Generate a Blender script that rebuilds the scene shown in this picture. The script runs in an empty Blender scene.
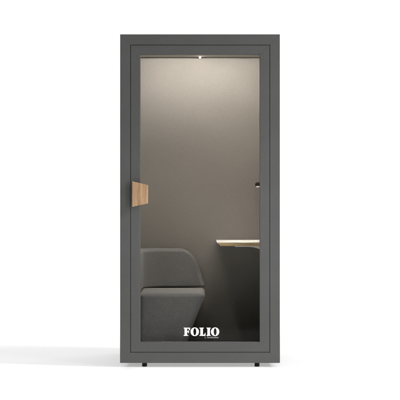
import bpy, bmesh, math, random
from mathutils import Vector
random.seed(4)
S = bpy.context.scene
C = S.collection
D, H, PX = 9.5, 1.045, 160.0          # camera distance to the booth front, camera height, pixels per metre at the front

def X(px, y=0.0): return (px-200)/PX*(D+y)/D
def Z(py, y=0.0): return H-(py-200)/PX*(D+y)/D

# ------------------------------------------------------------------ materials
def mat(name):
    m = bpy.data.materials.new(name); m.use_nodes = True
    nt = m.node_tree
    return m, nt, nt.nodes['Principled BSDF']

def ramp(nt, src, c0, c1, p0=0.3, p1=0.7):
    r = nt.nodes.new('ShaderNodeValToRGB')
    r.color_ramp.elements[0].position = p0; r.color_ramp.elements[1].position = p1
    r.color_ramp.elements[0].color = (*c0, 1); r.color_ramp.elements[1].color = (*c1, 1)
    nt.links.new(src, r.inputs[0]); return r

def noise(nt, scale, detail=3, rough=0.6, vec=None):
    n = nt.nodes.new('ShaderNodeTexNoise'); n.inputs['Scale'].default_value = scale
    n.inputs['Detail'].default_value = detail; n.inputs['Roughness'].default_value = rough
    if vec is None:
        tc = nt.nodes.new('ShaderNodeTexCoord'); vec = tc.outputs['Object']
    nt.links.new(vec, n.inputs['Vector']); return n

def fabric(name, col, var=0.12, scale=260, rough=0.95, bump=0.25, sheen=0.0, blot=0.06, spec=0.15):
    m, nt, b = mat(name)
    n1 = noise(nt, scale, 4, 0.75); n2 = noise(nt, 5, 3, 0.55)
    lo = [c*(1-var) for c in col]; hi = [c*(1+var) for c in col]
    r1 = ramp(nt, n1.outputs['Fac'], lo, hi, 0.32, 0.68)
    r2 = ramp(nt, n2.outputs['Fac'], (1-blot,)*3, (1+blot,)*3, 0.3, 0.7)
    mx = nt.nodes.new('ShaderNodeMix'); mx.data_type = 'RGBA'; mx.blend_type = 'MULTIPLY'
    mx.inputs['Factor'].default_value = 1
    nt.links.new(r1.outputs[0], mx.inputs['A']); nt.links.new(r2.outputs[0], mx.inputs['B'])
    nt.links.new(mx.outputs['Result'], b.inputs['Base Color'])
    b.inputs['Roughness'].default_value = rough
    b.inputs['Specular IOR Level'].default_value = spec
    if sheen: b.inputs['Sheen Weight'].default_value = sheen
    bp = nt.nodes.new('ShaderNodeBump'); bp.inputs['Strength'].default_value = bump
    bp.inputs['Distance'].default_value = 0.002
    nt.links.new(n1.outputs['Fac'], bp.inputs['Height']); nt.links.new(bp.outputs[0], b.inputs['Normal'])
    return m

def plain(name, col, rough=0.5, metal=0.0, spec=0.5):
    m, nt, b = mat(name)
    n = noise(nt, 60, 3)
    r = ramp(nt, n.outputs['Fac'], [c*0.94 for c in col], [min(1, c*1.05) for c in col])
    nt.links.new(r.outputs[0], b.inputs['Base Color'])
    b.inputs['Roughness'].default_value = rough; b.inputs['Metallic'].default_value = metal
    b.inputs['Specular IOR Level'].default_value = spec
    return m

M_frame = fabric('grey_powder_laminate', (0.112, 0.113, 0.111), var=0.2, scale=210, rough=0.7, bump=0.22, blot=0.04, spec=0.3)
M_shell = fabric('grey_shell_panel', (0.07, 0.07, 0.069), rough=0.7)
M_wall = fabric('warm_grey_felt', (0.248, 0.234, 0.212), var=0.13, scale=240, bump=0.35, sheen=0.05, blot=0.02)
M_ceil = fabric('ceiling_felt', (0.31, 0.29, 0.255), scale=240)
M_seat = fabric('charcoal_wool', (0.175, 0.172, 0.167), var=0.24, scale=220, bump=0.5, sheen=0.15, blot=0.06)
M_black = plain('black_plastic', (0.006, 0.006, 0.006), 0.55, spec=0.25)
M_gap = plain('black_gasket', (0.018, 0.018, 0.018), 0.9, spec=0.05)
M_seal = plain('grey_rubber', (0.075, 0.075, 0.075), 0.9, spec=0.05)
M_white = plain('white_laminate', (0.78, 0.76, 0.73), 0.35)
M_cream = plain('cream_plastic', (0.85, 0.78, 0.68), 0.4)
M_metal = plain('white_bracket_steel', (0.88, 0.87, 0.84), 0.45, 0.0)
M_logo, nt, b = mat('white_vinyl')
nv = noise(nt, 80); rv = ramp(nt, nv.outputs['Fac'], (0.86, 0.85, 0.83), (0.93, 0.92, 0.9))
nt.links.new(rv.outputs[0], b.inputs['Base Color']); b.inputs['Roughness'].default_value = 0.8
nt.links.new(rv.outputs[0], b.inputs['Emission Color']); b.inputs['Emission Strength'].default_value = 0.55  # added glow brightens the lettering; vinyl gives no light

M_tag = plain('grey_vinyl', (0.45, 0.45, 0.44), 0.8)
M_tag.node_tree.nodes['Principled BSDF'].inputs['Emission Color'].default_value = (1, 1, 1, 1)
M_tag.node_tree.nodes['Principled BSDF'].inputs['Emission Strength'].default_value = 0.22  # weaker added glow for the tagline
def wood(name, c0, c1, c2, along, band, fine):
    m, nt, b = mat(name)
    tc = nt.nodes.new('ShaderNodeTexCoord'); mp = nt.nodes.new('ShaderNodeMapping')
    nt.links.new(tc.outputs['Object'], mp.inputs['Vector'])
    mp.inputs['Scale'].default_value = [0.06 if i == along else 1 for i in range(3)]
    nb = noise(nt, band, 2, 0.5, mp.outputs[0]); nf = noise(nt, fine, 5, 0.65, mp.outputs[0])
    r1 = ramp(nt, nb.outputs['Fac'], c0, c1, 0.38, 0.62); r2 = ramp(nt, nf.outputs['Fac'], c2, (1, 1, 1), 0.35, 0.6)
    mx = nt.nodes.new('ShaderNodeMix'); mx.data_type = 'RGBA'; mx.blend_type = 'MULTIPLY'; mx.inputs['Factor'].default_value = 1
    nt.links.new(r1.outputs[0], mx.inputs['A']); nt.links.new(r2.outputs[0], mx.inputs['B'])
    nt.links.new(mx.outputs['Result'], b.inputs['Base Color']); b.inputs['Roughness'].default_value = 0.5
    bp = nt.nodes.new('ShaderNodeBump'); bp.inputs['Strength'].default_value = 0.15; bp.inputs['Distance'].default_value = 0.001
    nt.links.new(nf.outputs['Fac'], bp.inputs['Height']); nt.links.new(bp.outputs[0], b.inputs['Normal'])
    return m
M_oak = wood('oak_handle', (0.46, 0.275, 0.14), (0.66, 0.44, 0.255), (0.74, 0.70, 0.66), 2, 55, 260)
M_ply = wood('plywood_edge', (0.58, 0.40, 0.18), (0.70, 0.50, 0.26), (0.8, 0.78, 0.74), 0, 60, 240)

M_glass = bpy.data.materials.new('clear_glass'); M_glass.use_nodes = True
nt = M_glass.node_tree; nt.nodes.clear()
out = nt.nodes.new('ShaderNodeOutputMaterial'); mixs = nt.nodes.new('ShaderNodeMixShader')
tr = nt.nodes.new('ShaderNodeBsdfTransparent'); tr.inputs[0].default_value = (0.90, 0.90, 0.895, 1)
gl = nt.nodes.new('ShaderNodeBsdfGlossy'); gl.inputs['Roughness'].default_value = 0.02
fr = nt.nodes.new('ShaderNodeFresnel'); fr.inputs['IOR'].default_value = 1.4
fm = nt.nodes.new('ShaderNodeMath'); fm.operation = 'MULTIPLY'; fm.inputs[1].default_value = 0.16
nt.links.new(fr.outputs[0], fm.inputs[0]); nt.links.new(fm.outputs[0], mixs.inputs[0]); nt.links.new(tr.outputs[0], mixs.inputs[1]); nt.links.new(gl.outputs[0], mixs.inputs[2])
nt.links.new(mixs.outputs[0], out.inputs[0])

def emis(name, col, s):
    m, nt, b = mat(name)
    b.inputs['Base Color'].default_value = (0.8, 0.8, 0.8, 1)
    b.inputs['Emission Color'].default_value = (*col, 1); b.inputs['Emission Strength'].default_value = s
    return m
M_soft = emis('added_downlight_lens', (1, 0.95, 0.88), 3)
M_led = emis('led_lens', (1, 0.95, 0.88), 75)

# ------------------------------------------------------------------ helpers
def mesh_obj(name, bm, m, parent=None, smooth=False):
    bmesh.ops.recalc_face_normals(bm, faces=bm.faces)
    me = bpy.data.meshes.new(name); bm.to_mesh(me); bm.free()
    if smooth:
        for p in me.polygons: p.use_smooth = True
    me.materials.append(m)
    o = bpy.data.objects.new(name, me); C.objects.link(o)
    if parent: o.parent = parent
    return o

def bevel(o, w, seg=2, ang=30):
    b = o.modifiers.new('bevel', 'BEVEL'); b.width = w; b.segments = seg
    b.limit_method = 'ANGLE'; b.angle_limit = math.radians(ang)
    for p in o.data.polygons: p.use_smooth = True
    wn = o.modifiers.new('wn', 'WEIGHTED_NORMAL'); wn.keep_sharp = False
    return o

def box(bm, x0, x1, y0, y1, z0, z1):
    v = [bm.verts.new((x, y, z)) for x in (x0, x1) for y in (y0, y1) for z in (z0, z1)]
    for f in ((0, 1, 3, 2), (4, 6, 7, 5), (0, 4, 5, 1), (2, 3, 7, 6), (0, 2, 6, 4), (1, 5, 7, 3)):
        bm.faces.new([v[i] for i in f])

def extrude_poly(bm, pts, axis, a, b):
    """pts: 2D loop; axis: extrusion axis 'y' (pts are x,z) or 'x' (pts are y,z) or 'z' (x,y)"""
    def P(p, t):
        return {'y': (p[0], t, p[1]), 'x': (t, p[0], p[1]), 'z': (p[0], p[1], t)}[axis]
    A = [bm.verts.new(P(p, a)) for p in pts]; B = [bm.verts.new(P(p, b)) for p in pts]
    bm.faces.new(A); bm.faces.new(B[::-1])
    n = len(pts)
    for i in range(n): bm.faces.new((A[i], A[(i+1) % n], B[(i+1) % n], B[i]))

def empty(name, loc, label=None, cat=None, parent=None):
    o = bpy.data.objects.new(name, None); C.objects.link(o); o.location = loc
    if label: o['label'] = label; o['category'] = cat
    if parent: o.parent = parent
    return o

def cyl(bm, cx, cy, z0, z1, r0, r1=None, n=32):
    r1 = r0 if r1 is None else r1
    extr = []
    for z, r in ((z0, r0), (z1, r1)):
        extr.append([bm.verts.new((cx+r*math.cos(2*math.pi*i/n), cy+r*math.sin(2*math.pi*i/n), z)) for i in range(n)])
    bm.faces.new(extr[0][::-1]); bm.faces.new(extr[1])
    for i in range(n): bm.faces.new((extr[0][i], extr[0][(i+1) % n], extr[1][(i+1) % n], extr[1][i]))

def mitred(name, x0, x1, z0, z1, ix0, ix1, iz0, iz1, y0, y1, m, parent, bw, gap=0.0005):
    """rectangular frame of four mitred rails as one mesh"""
    bm = bmesh.new(); g = gap/2
    for pts in (((x0, z0+g), (ix0, iz0+g), (ix0, iz1-g), (x0, z1-g)),
                ((x1, z0+g), (ix1, iz0+g), (ix1, iz1-g), (x1, z1-g)),
                ((x0+g, z0), (x1-g, z0), (ix1-g, iz0), (ix0+g, iz0)),
                ((x0+g, z1), (x1-g, z1), (ix1-g, iz1), (ix0+g, iz1))):
        extrude_poly(bm, pts, 'y', y0, y1)
    wl = bm.edges.layers.float.new('bevel_weight_edge')
    for e in bm.edges:      # the mitre edges stay crisp, the long edges are eased
        d = e.verts[1].co-e.verts[0].co
        e[wl] = 0.0 if (abs(d.x) > 1e-4 and abs(d.z) > 1e-4) or abs(d.y) > 1e-4 else 1.0
    o = mesh_obj(name, bm, m, parent)
    b = o.modifiers.new('bevel', 'BEVEL'); b.width = bw; b.segments = 2; b.limit_method = 'WEIGHT'
    return o

# ------------------------------------------------------------------ setting: a white studio sweep, its material given a glow to keep shadows pale
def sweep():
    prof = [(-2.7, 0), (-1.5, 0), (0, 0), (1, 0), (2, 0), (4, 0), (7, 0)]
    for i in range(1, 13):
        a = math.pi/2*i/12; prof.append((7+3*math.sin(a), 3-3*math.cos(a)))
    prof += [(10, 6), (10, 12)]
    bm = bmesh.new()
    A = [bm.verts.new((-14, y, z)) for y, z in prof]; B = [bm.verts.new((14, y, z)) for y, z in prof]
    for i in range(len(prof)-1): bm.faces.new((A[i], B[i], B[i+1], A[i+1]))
    m, nt, b = mat('white_sweep_added_glow')
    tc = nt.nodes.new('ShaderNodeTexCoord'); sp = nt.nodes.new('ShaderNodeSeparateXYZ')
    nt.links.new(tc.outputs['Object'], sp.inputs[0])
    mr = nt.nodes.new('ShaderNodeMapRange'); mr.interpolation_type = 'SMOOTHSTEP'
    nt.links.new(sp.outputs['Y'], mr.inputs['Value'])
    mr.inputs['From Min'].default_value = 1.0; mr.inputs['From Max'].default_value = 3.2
    mr.inputs['To Min'].default_value = FLOOR_ADDED_GLOW; mr.inputs['To Max'].default_value = 1.15  # added glow, stronger towards the back so the backdrop stays white
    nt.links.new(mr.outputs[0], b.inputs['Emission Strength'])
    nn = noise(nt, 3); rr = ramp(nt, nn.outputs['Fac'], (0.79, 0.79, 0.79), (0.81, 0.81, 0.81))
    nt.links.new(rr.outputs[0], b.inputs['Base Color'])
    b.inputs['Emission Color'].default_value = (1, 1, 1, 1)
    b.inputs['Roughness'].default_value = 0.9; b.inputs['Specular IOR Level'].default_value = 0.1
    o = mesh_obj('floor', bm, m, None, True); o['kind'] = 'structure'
FLOOR_ADDED_GLOW = 0.39
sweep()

# ------------------------------------------------------------------ the booth
OX0, OX1 = X(120), X(280)
OZ0, OZ1 = Z(363), Z(34.2)
GX0, GX1, GZ0, GZ1 = X(130.4), X(269.7), Z(352.3), Z(45)
IX0, IX1, IZ0, IZ1 = X(140.3), X(259.8), Z(342), Z(54.4)
DEPTH = 0.95
booth = empty('phone_booth', (0, 0, 0),
              'tall dark grey acoustic phone booth with a single framed glass door and oak pull', 'phone booth')
mitred('outer_frame', OX0, OX1, OZ0, OZ1, GX0-0.0022, GX1+0.0022, GZ0-0.0022, GZ1+0.0022, 0, 0.05, M_frame, booth, 0.0022)
# shell behind the front frame
for sx in (-1, 1):
    bm = bmesh.new(); x0, x1 = sorted((sx*0.4985, sx*0.445)); box(bm, x0, x1, 0.0515, DEPTH, OZ0+0.002, OZ1-0.002)
    bevel(mesh_obj('side_wall', bm, M_shell, booth), 0.003)
bm = bmesh.new(); box(bm, -0.444, 0.444, 0.052, DEPTH, 2.032, OZ1-0.003); bevel(mesh_obj('roof', bm, M_shell, booth), 0.002)
bm = bmesh.new(); box(bm, -0.444, 0.444, 0.052, DEPTH, OZ0+0.012, 0.07); bevel(mesh_obj('base', bm, M_shell, booth), 0.002)
bm = bmesh.new(); box(bm, -0.444, 0.444, 0.895, DEPTH-0.001, 0.071, 2.031); bevel(mesh_obj('rear_shell', bm, M_seal, booth), 0.002)
# felt lining
BY = 0.87
zc = Z(57.4, BY)
bm = bmesh.new(); box(bm, -0.43, 0.43, BY, 0.892, 0.085, zc-0.0058); bevel(mesh_obj('back_wall', bm, M_wall, booth), 0.0015)
bm = bmesh.new(); box(bm, -0.443, 0.443, 0.055, BY+0.001, zc, 2.031); bevel(mesh_obj('ceiling', bm, M_ceil, booth), 0.002)
for sx in (-1, 1):
    bm = bmesh.new(); x0, x1 = sorted((sx*0.444, sx*0.431)); box(bm, x0, x1, 0.06, 0.866, 0.085, zc-0.006)
    bevel(mesh_obj('wall_lining', bm, M_wall, booth), 0.002)
bm = bmesh.new(); box(bm, -0.43, 0.43, 0.06, 0.868, 0.0705, 0.084); mesh_obj('carpet', bm, M_gap, booth)
# feet
for sx in (-1, 1):
    for fy in (0.045, 0.86):
        bm = bmesh.new(); cx = 0.358 if sx > 0 else -0.348
        cyl(bm, cx, fy, 0.0, 0.012, 0.0150, 0.0160); cyl(bm, cx, fy, 0.012, 0.04, 0.0155, 0.0150)
        mesh_obj('foot', bm, M_black, booth)

# door
door = empty('door', (0, 0, 0), parent=booth)
mitred('door_frame', GX0+0.0022, GX1-0.0022, GZ0+0.0022, GZ1-0.0022, IX0, IX1, IZ0, IZ1, 0.0005, 0.045, M_frame, door, 0.0028)
# dark rebate seen in the gap round the door
mitred('door_seal', GX0-0.002, GX1+0.002, GZ0-0.002, GZ1+0.002, GX0+0.002, GX1-0.002, GZ0+0.002, GZ1-0.002, 0.0035, 0.04, M_seal, booth, 0.0002)
bm = bmesh.new(); box(bm, IX0-0.006, IX1+0.006, 0.020, 0.028, IZ0-0.006, IZ1+0.006)
glass = mesh_obj('glass_pane', bm, M_glass, door)

# oak pull, a tapering block with a softly fluted front
def handle():
    sec = [(132.2, -.012), (132.2, -.040), (133.0, -.044), (134.2, -.0455), (136.5, -.047), (138.6, -.0495), (140.2, -.0468), (142.2, -.0478),
           (144.2, -.0495), (145.6, -.0468), (147.6, -.0480), (148.0, -.0465), (148.0, -.012)]
    bm = bmesh.new(); cols = []
    for px, y in sec:
        t = (px-132.2)/15.8
        z1 = Z(181.2+3.9*t, y); z0 = Z(206.9-3.6*t, y)
        cols.append([bm.verts.new((X(px, y), y, z0+(z1-z0)*k/4)) for k in range(5)])
    for a, b in zip(cols, cols[1:]):
        for k in range(4): bm.faces.new((a[k], b[k], b[k+1], a[k+1]))
    for k in range(4): bm.faces.new((cols[-1][k], cols[0][k], cols[0][k+1], cols[-1][k+1]))
    bm.faces.new([c[0] for c in cols]); bm.faces.new([c[-1] for c in cols][::-1])
    o = mesh_obj('handle', bm, M_oak, door)
    return bevel(o, 0.0012, 2, 40)
hd = handle()
for zz in (Z(187), Z(200.5)):
    bm = bmesh.new(); box(bm, X(133.4), X(138.5), -0.013, 0.001, zz-0.012, zz+0.012)
    bevel(mesh_obj('mounting_plate', bm, M_black, door), 0.001)

# lettering on the glass
def curve_mesh(name, loops, y, m, parent, th=0.0006):
    cu = bpy.data.curves.new(name, 'CURVE'); cu.dimensions = '2D'; cu.fill_mode = 'BOTH'; cu.extrude = th
    for L in loops:
        s = cu.splines.new('POLY'); s.points.add(len(L)-1); s.use_cyclic_u = True
        for p, (a, b) in zip(s.points, L): p.co = ((a-200)/PX*(D+y)/D, H-(b-200)/PX*(D+y)/D, 0, 1)
    t = bpy.data.objects.new('tmp', cu)
    me = bpy.data.meshes.new_from_object(t); bpy.data.objects.remove(t)
    me.name = name
    for v in me.vertices: v.co = (v.co.x, y+v.co.z, v.co.y)
    me.materials.clear(); me.materials.append(m)
    o = bpy.data.objects.new(name, me); C.objects.link(o); o.parent = parent
    return o
def ell(cx, cy, rx, ry, n=40, p=2.0):
    L = []
    for i in range(n):
        a = 2*math.pi*i/n; c, s = math.cos(a), math.sin(a)
        L.append((cx+rx*math.copysign(abs(c)**(2/p), c), cy+ry*math.copysign(abs(s)**(2/p), s)))
    return L
T, B_ = 327.7, 335.8       # cap top and baseline
def stem_serif(x0, s0, s1, x1):   # I-shaped outline: serif x0..x1, stem s0..s1
    h = 0.75
    return [(x0, T), (x1, T), (x1, T+h*.7), (s1+.25, T+h), (s1, T+h+.5), (s1, B_-h-.5), (s1+.25, B_-h), (x1, B_-h*.7),
            (x1, B_), (x0, B_), (x0, B_-h*.7), (s0-.25, B_-h), (s0, B_-h-.5), (s0, T+h+.5), (s0-.25, T+h), (x0, T+h*.7)]
loops = []
# F
h = .75
loops.append([(183.6, T), (190.0, T), (190.0, T+2.5), (189.5, T+2.5), (189.1, T+1.5), (188.4, T+.95), (187.0, T+.85), (187.0, T+3.5), (188.0, T+3.4), (188.4, T+2.6), (188.8, T+2.6),
              (188.8, T+5.4), (188.4, T+5.4), (188.0, T+4.5), (187.0, T+4.4), (187.0, B_-h-.5), (187.3, B_-h), (188.2, B_-h*.7), (188.2, B_), (183.6, B_), (183.6, B_-h*.7),
              (184.4, B_-h), (184.6, B_-h-.5), (184.6, T+h+.5), (184.4, T+h), (183.6, T+h*.7)])
# O
for c in (194.75, 215.1):
    loops.append(ell(c, (T+B_)/2, 4.15, 4.3)); loops.append(ell(c+.05, (T+B_)/2, 1.5, 3.65, p=1.9))
# L
loops.append([(199.4, T), (203.9, T), (203.9, T+h*.7), (203.1, T+h), (202.9, T+h+.5), (202.9, B_-.9), (203.8, B_-1.0), (204.7, B_-1.8), (205.1, B_-2.9), (205.5, B_-2.9), (205.4, B_),
              (199.4, B_), (199.4, B_-h*.7), (200.2, B_-h), (200.4, B_-h-.5), (200.4, T+h+.5), (200.2, T+h), (199.4, T+h*.7)])
# I
loops.append(stem_serif(206.5, 207.4, 209.9, 210.7))
logo = curve_mesh('logo', loops, 0.0185, M_logo, door)
# small script line under the last letters: a thin ribbon of joined strokes
def ribbon(pts, w):
    L, R = [], []
    for i, p in enumerate(pts):
        a = pts[max(0, i-1)]; b = pts[min(len(pts)-1, i+1)]
        dx, dy = b[0]-a[0], b[1]-a[1]; l = math.hypot(dx, dy) or 1
        L.append((p[0]-dy/l*w, p[1]+dx/l*w)); R.append((p[0]+dy/l*w, p[1]-dx/l*w))
    return L, R
def script():
    bm = bmesh.new(); y = 0.0178; base = 338.1
    # a fine cursive line, too small to read: loops, humps and two ascenders
    strokes = [[(205.3, 336.2), (204.9, 337.0), (205.0, 337.9), (205.5, 338.2), (206.1, 337.9)]]
    x = 207.3
    for kind in 'lnealnoeryn':
        if kind == 'l': s = [(x, base), (x+.35, base-1.2), (x+.5, base-2.0), (x+.3, base-1.9), (x+.3, base-.4), (x+.6, base)]; adv = .95
        elif kind in 'ny': s = [(x, base), (x+.1, base-1.0), (x+.15, base-.5), (x+.5, base-1.1), (x+.65, base-.5), (x+.7, base), (x+.95, base-.1)]; adv = 1.1
        elif kind in 'eo': s = [(x, base-.4), (x+.45, base-.75), (x+.35, base-1.15), (x+.08, base-.9), (x+.1, base-.2), (x+.4, base), (x+.8, base-.25)]; adv = 1.0
        else: s = [(x, base-.1), (x+.15, base-1.0), (x+.45, base-1.05), (x+.5, base-.2), (x+.9, base-.05)]; adv = 1.05
        strokes.append(s); x += adv
    for j, s in enumerate(strokes):
        L, R = ribbon(s, 0.115)
        yy = y-0.0001*(j % 3)
        lv = [bm.verts.new((X(a, yy), yy, Z(b, yy))) for a, b in L]; rv = [bm.verts.new((X(a, yy), yy, Z(b, yy))) for a, b in R]
        for i in range(len(s)-1): bm.faces.new((lv[i], lv[i+1], rv[i+1], rv[i]))
    mesh_obj('tagline', bm, M_tag, door)
script()

# ceiling lights: a small spot near the rear wall and a slim wall washer across the booth
lamp = empty('ceiling_spot', (0, 0, 0), parent=booth)
bm = bmesh.new(); cyl(bm, 0, 0.790, zc-0.004, zc-0.0003, 0.0095); bevel(mesh_obj('housing', bm, M_white, lamp), 0.001)
bm = bmesh.new(); cyl(bm, 0, 0.790, zc-0.0135, zc-0.0041, 0.0050, 0.0068); bevel(mesh_obj('lens', bm, M_led, lamp), 0.002, 3)
bar = empty('wall_washer', (0, 0, 0), parent=booth)
WY = 0.55
bm = bmesh.new(); extrude_poly(bm, [(WY-0.03, zc-0.0004), (WY+0.03, zc-0.0004), (WY+0.03, zc-0.002), (WY-0.022, zc-0.0045), (WY-0.03, zc-0.0045)], 'x', -0.41, 0.41)
bevel(mesh_obj('housing', bm, M_white, bar), 0.001)

head = empty('added_post_light', (0, 0, 0), parent=booth)  # added fixture, unseen behind the right door stile, to light the wall
bm = bmesh.new(); extrude_poly(bm, [(0.430, 0.060), (0.430, 0.085), (0.412, 0.072), (0.398, 0.060)], 'z', 1.04, 1.88)
bevel(mesh_obj('housing', bm, M_white, head), 0.001)
for px_, py_ in ((-0.21, 0.46), (0.26, 0.50)):  # added fixtures, out of view, to brighten the desk top and seat
    dl = empty('added_downlight', (0, 0, 0), parent=booth)
    bm = bmesh.new(); cyl(bm, px_, py_, zc-0.012, zc-0.0003, 0.030, 0.034); bevel(mesh_obj('housing', bm, M_white, dl), 0.001)
    bm = bmesh.new(); cyl(bm, px_, py_, zc-0.0128, zc-0.0121, 0.022); mesh_obj('lens', bm, M_soft, dl)

# coat peg on the right-hand lining
peg = empty('coat_peg', (0, 0, 0), parent=booth)
def disc_x(bm, x0, x1, y, z, r0, r1, n=28, zscale=1.0, a0=0, a1=2*math.pi):
    st = []
    for x, r in ((x0, r0), (x1, r1)):
        st.append([bm.verts.new((x, y+r*math.cos(a0+(a1-a0)*i/n), z+r*math.sin(a0+(a1-a0)*i/n))) for i in range(n)])
    bm.faces.new(st[0][::-1]); bm.faces.new(st[1])
    for i in range(n): bm.faces.new((st[0][i], st[0][(i+1) % n], st[1][(i+1) % n], st[1][i]))
py_ = 0.72
xl = X(255.2, py_); pz = Z(184.7, py_)
bm = bmesh.new()
dome = [(0.0, 0.004), (0.0015, 0.009), (0.004, 0.0125), (0.008, 0.0152), (0.014, 0.0165), (0.030, 0.0165)]
rings = [[bm.verts.new((xl+dx, py_+rr*math.cos(2*math.pi*i/32), pz+rr*math.sin(2*math.pi*i/32))) for i in range(32)] for dx, rr in dome]
bm.faces.new(rings[0])
for A, B in zip(rings, rings[1:]):
    for i in range(32): bm.faces.new((A[i], A[(i+1) % 32], B[(i+1) % 32], B[i]))
bm.faces.new(rings[-1][::-1])
mesh_obj('peg', bm, M_black, peg, True)
bm = bmesh.new(); disc_x(bm, xl+0.0305, 0.4305, py_, pz, 0.012, 0.013); mesh_obj('peg_stem', bm, M_black, peg)
bm = bmesh.new(); box(bm, xl+0.005, xl+0.033, py_-0.022, py_+0.012, pz-0.0185, pz-0.0085)
bevel(mesh_obj('hook_lip', bm, M_cream, peg), 0.003, 3)

# desk fixed to the right wall
desk = empty('desk', (0, 0, 0), parent=booth)
FY, KY = 0.22, 0.862
zt = Z(242.4, FY); xl = X(217.0, FY)
zt2 = zt
bm = bmesh.new()
extrude_poly(bm, [(xl, zt-0.004), (xl, zt), (0.4305, zt), (0.4305, zt-0.004)], 'y', FY, KY)
bevel(mesh_obj('desk_top', bm, M_white, desk), 0.001)
bm = bmesh.new(); zb = Z(246.0, FY)
extrude_poly(bm, [(xl+0.003, zt-0.0045), (0.430, zt-0.0045), (0.430, zb), (X(220.6, FY), zb)], 'y', FY+0.001, KY-0.002)
bevel(mesh_obj('desk_edge', bm, M_ply, desk), 0.0008)
# pressed steel bracket: a flat arm and a curved gusset
bm = bmesh.new()
by0 = FY+0.05
box(bm, X(235, by0), 0.428, by0, by0+0.05, zb-0.0065, zb-0.0005)
bevel(mesh_obj('bracket_arm', bm, M_metal, desk), 0.001)
pts = [(X(247.5, by0), zb-0.007)]
for i in range(1, 9):
    t = i/8; pts.append((X(247.5+26*t, by0), zb-0.007-0.072*t**2.1))
pts += [(0.4285, zb-0.10), (0.4285, zb-0.007)]
bm = bmesh.new(); extrude_poly(bm, pts, 'y', by0+0.004, by0+0.046); bevel(mesh_obj('bracket_gusset', bm, M_metal, desk), 0.0015)

# ------------------------------------------------------------------ the tub seat
seat = empty('tub_seat', (-0.2, 0.45, 0.085),
             'charcoal upholstered tub seat with a rounded wraparound back behind the glass door', 'seat')
def put(o):   # parent keeping world position
    o.parent = seat; o.matrix_parent_inverse.identity(); o.location = (0.2, -0.45, -0.085); return o
F0 = 0.13
sz = Z(293.2, F0)
def base():
    # plan outline loops (rounded front corner), lofted between heights, the right side leaning in towards the floor
    bm = bmesh.new(); rows = []
    BK = 0.742
    def right(z):      # x of the right side at height z
        zb0, zt0 = Z(342, F0), sz
        x0, x1 = X(187.5, F0), X(206.8, F0)
        t = (z-zb0)/(zt0-zb0); t = max(-0.35, t)
        return x0+(x1-x0)*(0.86*t+0.14*t*t) if t > 0 else x0+(x1-x0)*0.86*t
    def ring(z, ins):
        xr = right(min(z, sz-0.012))-ins; xl_ = -0.4+ins; f = F0+ins*1.0; k = BK-ins; R = 0.07
        P = [(xl_, k)]
        P += [(xl_, f)]
        for i in range(0, 9):
            a = -math.pi/2+math.pi/2*i/8; P.append((xr-R+R*math.cos(a), f+R+R*math.sin(a)))
        P += [(xr, k)]
        # densify long edges
        Q = []
        for i, p in enumerate(P):
            q = P[(i+1) % len(P)]; l = math.dist(p, q); n = max(1, int(l/0.06))
            if i >= 2 and i < 10: n = 1
            n = {0: 8, 1: 7, 10: 8, 11: 8}.get(i, 1)
            for j in range(n): Q.append((p[0]+(q[0]-p[0])*j/n, p[1]+(q[1]-p[1])*j/n))
        return [bm.verts.new((x, y, z)) for x, y in Q]
    zs = [0.0865, 0.11, 0.15, 0.2, 0.25, 0.3, 0.35, 0.4, 0.415]
    for z in zs: rows.append(ring(z, 0))
    r = 0.031
    for i in range(0, 7):
        a = math.pi/2*i/6; rows.append(ring(sz-r+r*math.sin(a), r-r*math.cos(a)))
    n = len(rows[0])
    for A, B in zip(rows, rows[1:]):
        for i in range(n): bm.faces.new((A[i], A[(i+1) % n], B[(i+1) % n], B[i]))
    bm.faces.new(rows[0][::-1])
    # crowned top
    cur = rows[-1]
    for s, dz in ((0.8, 0.0008), (0.5, 0.0015), (0.2, 0.002)):
        cx = sum(v.co.x for v in rows[-1])/n; cy = sum(v.co.y for v in rows[-1])/n
        nx = [bm.verts.new((cx+(v.co.x-cx)*s, cy+(v.co.y-cy)*s, sz+dz)) for v in rows[-1]]
        for i in range(n): bm.faces.new((cur[i], cur[(i+1) % n], nx[(i+1) % n], nx[i]))
        cur = nx
    bm.faces.new(cur)
    return put(mesh_obj('seat_base', bm, M_seat, None, True))
base()
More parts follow.
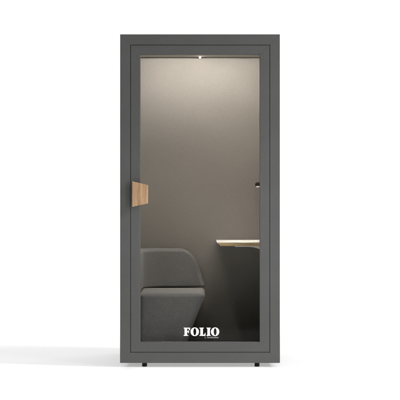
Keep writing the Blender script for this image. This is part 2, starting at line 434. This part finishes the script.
def back():
    # wraparound back: runs along the booth's rear wall and turns forward down the left wall
    YB = 0.800; T_ = 0.024
    xr_top, xr_bot = X(193.6, YB), X(205.0, YB)
    ztop = Z(248.0, YB-0.03); zbot = sz+0.004
    R = 0.17; xc = -0.404+R
    L1 = 0.03-(xc)        # straight run from x=+0.03 leftwards to xc
    def path(u):          # u measured from x=0.03 towards the left -> centre point and normal (towards the sitter)
        if u <= L1: return (0.03-u, YB), (0, -1)
        a = (u-L1)/R
        if a <= math.pi/2: return (xc-R*math.sin(a), YB-R+R*math.cos(a)), (math.sin(a), -math.cos(a))
        w = u-L1-R*math.pi/2
        return (xc-R, YB-R-w), (1, 0)
    LT = L1+R*math.pi/2+0.40
    def u0(z):            # the sloping, round-cornered free end
        t = (z-zbot)/(ztop-zbot); xs = xr_bot+(xr_top-xr_bot)*t
        rc = 0.118; dz = ztop-z
        if dz < rc: xs -= 0.9*(rc-math.sqrt(max(0, rc*rc-(rc-dz)**2)))
        return 0.03-xs
    NZ, NU = 44, 110
    zs = []
    for j in range(NZ+1):
        t = j/NZ; zs.append(zbot+(ztop-zbot)*(1-(1-t)**1.7))
    us = [1-(1-i/NU) if False else (i/NU)**1.5 for i in range(NU+1)]
    bm = bmesh.new(); grids = []
    for side in (1, -1):
        g = []
        for z in zs:
            a = u0(z); row = []
            for s in us:
                u = a+(LT-a)*s
                (cx, cy), (nx, ny) = path(u)
                d = min(ztop-z, (u-a)*0.95, LT-u)
                # round corner distance
                if (ztop-z) < 0.085 and (0.03-u) > X(197.6, YB)-0.16:
                    pass
                r = 0.026; q = max(0, min(1, d/r)); hgt = T_*(1-(1-q)**1.4)
                flare = 0.026*(z-zbot)/(ztop-zbot)*max(0, 1-max(0, u-L1)/(R*math.pi/2))      # leans away from the sitter towards the top
                k = side*hgt-flare*(1 if side > 0 else 0.9)
                row.append(bm.verts.new((cx+nx*k, cy+ny*k, z)))
            g.append(row)
        grids.append(g)
    for g in grids:
        for j in range(NZ):
            for i in range(NU): bm.faces.new((g[j][i], g[j][i+1], g[j+1][i+1], g[j+1][i]))
    for i in range(NU):
        bm.faces.new((grids[0][0][i], grids[0][0][i+1], grids[1][0][i+1], grids[1][0][i]))
    bmesh.ops.remove_doubles(bm, verts=bm.verts, dist=0.00025)
    return put(mesh_obj('backrest', bm, M_seat, None, True))
back()
# ------------------------------------------------------------------ light
w = bpy.data.worlds.new('World'); S.world = w; w.use_nodes = True
w.node_tree.nodes['Background'].inputs[0].default_value = (1, 1, 1, 1)
w.node_tree.nodes['Background'].inputs[1].default_value = 0.12

KEY, FRONT, LEFT, TOP, WASH, LOW = 4500, 31, 260, 25, 6.4, 3.0
def area(name, loc, target, sx, sy, power, col=(1, 1, 1)):
    l = bpy.data.lights.new(name, 'AREA'); l.shape = 'RECTANGLE'; l.size = sx; l.size_y = sy; l.energy = power; l.color = col
    o = bpy.data.objects.new(name, l); C.objects.link(o); o.location = loc
    o.rotation_euler = (Vector(target)-Vector(loc)).to_track_quat('-Z', 'Y').to_euler()
    return o
area('key_softbox', (24.0, -6.4, 13.5), (0, 0.3, 0.5), 3.6, 3.6, KEY)
area('front_softbox', (2.0, -2.2, 1.5), (0.1, 0, 1.0), 0.7, 1.2, FRONT)
area('left_softbox', (-9.0, -1.6, 6.5), (0, 0.3, 0.5), 1.6, 1.6, LEFT)
area('floor_softbox', (0, -5.5, 6.0), (0, -0.6, 0), 4.0, 1.2, TOP)
l = area('wall_washer_led', (0, WY+0.006, zc-0.0095), (0, WY+0.006+0.57, zc-0.0095-0.82), 0.80, 0.010, WASH, (1, 0.955, 0.915))
for px_, py_, e, sp in ((-0.21, 0.46, 1.75, 64), (0.26, 0.50, 1.35, 46)):  # lamps of the two added fixtures above seat and desk
    l = area('added_downlight_lamp', (px_, py_, zc-0.016), (px_, py_, 0), 0.04, 0.04, e, (1, 0.93, 0.85)); l.data.spread = math.radians(sp)
l = area('front_fill', (-0.98, -3.8, 0.84), (0.22, 0.87, 0.92), 0.60, 0.50, 0.42); l.data.spread = math.radians(16); l.visible_glossy = False  # added fill for the wall below the desk, left out of reflections
area('added_post_lamp', (0.390, 0.090, 1.46), (-0.12, 0.87, 1.46), 0.03, 0.80, LOW, (1, 0.85, 0.70))  # added lamp: lifts the mid wall and slants the desk shadow

# ------------------------------------------------------------------ camera
cam = bpy.data.cameras.new('camera'); co = bpy.data.objects.new('camera', cam); C.objects.link(co)
co.location = (0, -D, H); co.rotation_euler = (math.pi/2, 0, 0)
cam.sensor_width = 36; cam.lens = 36*D/(400/PX); cam.clip_end = 200
S.camera = co
S.view_settings.view_transform = 'Standard'; S.view_settings.look = 'None'; S.view_settings.exposure = 0
S.cycles.max_bounces = 10; S.cycles.transparent_max_bounces = 12
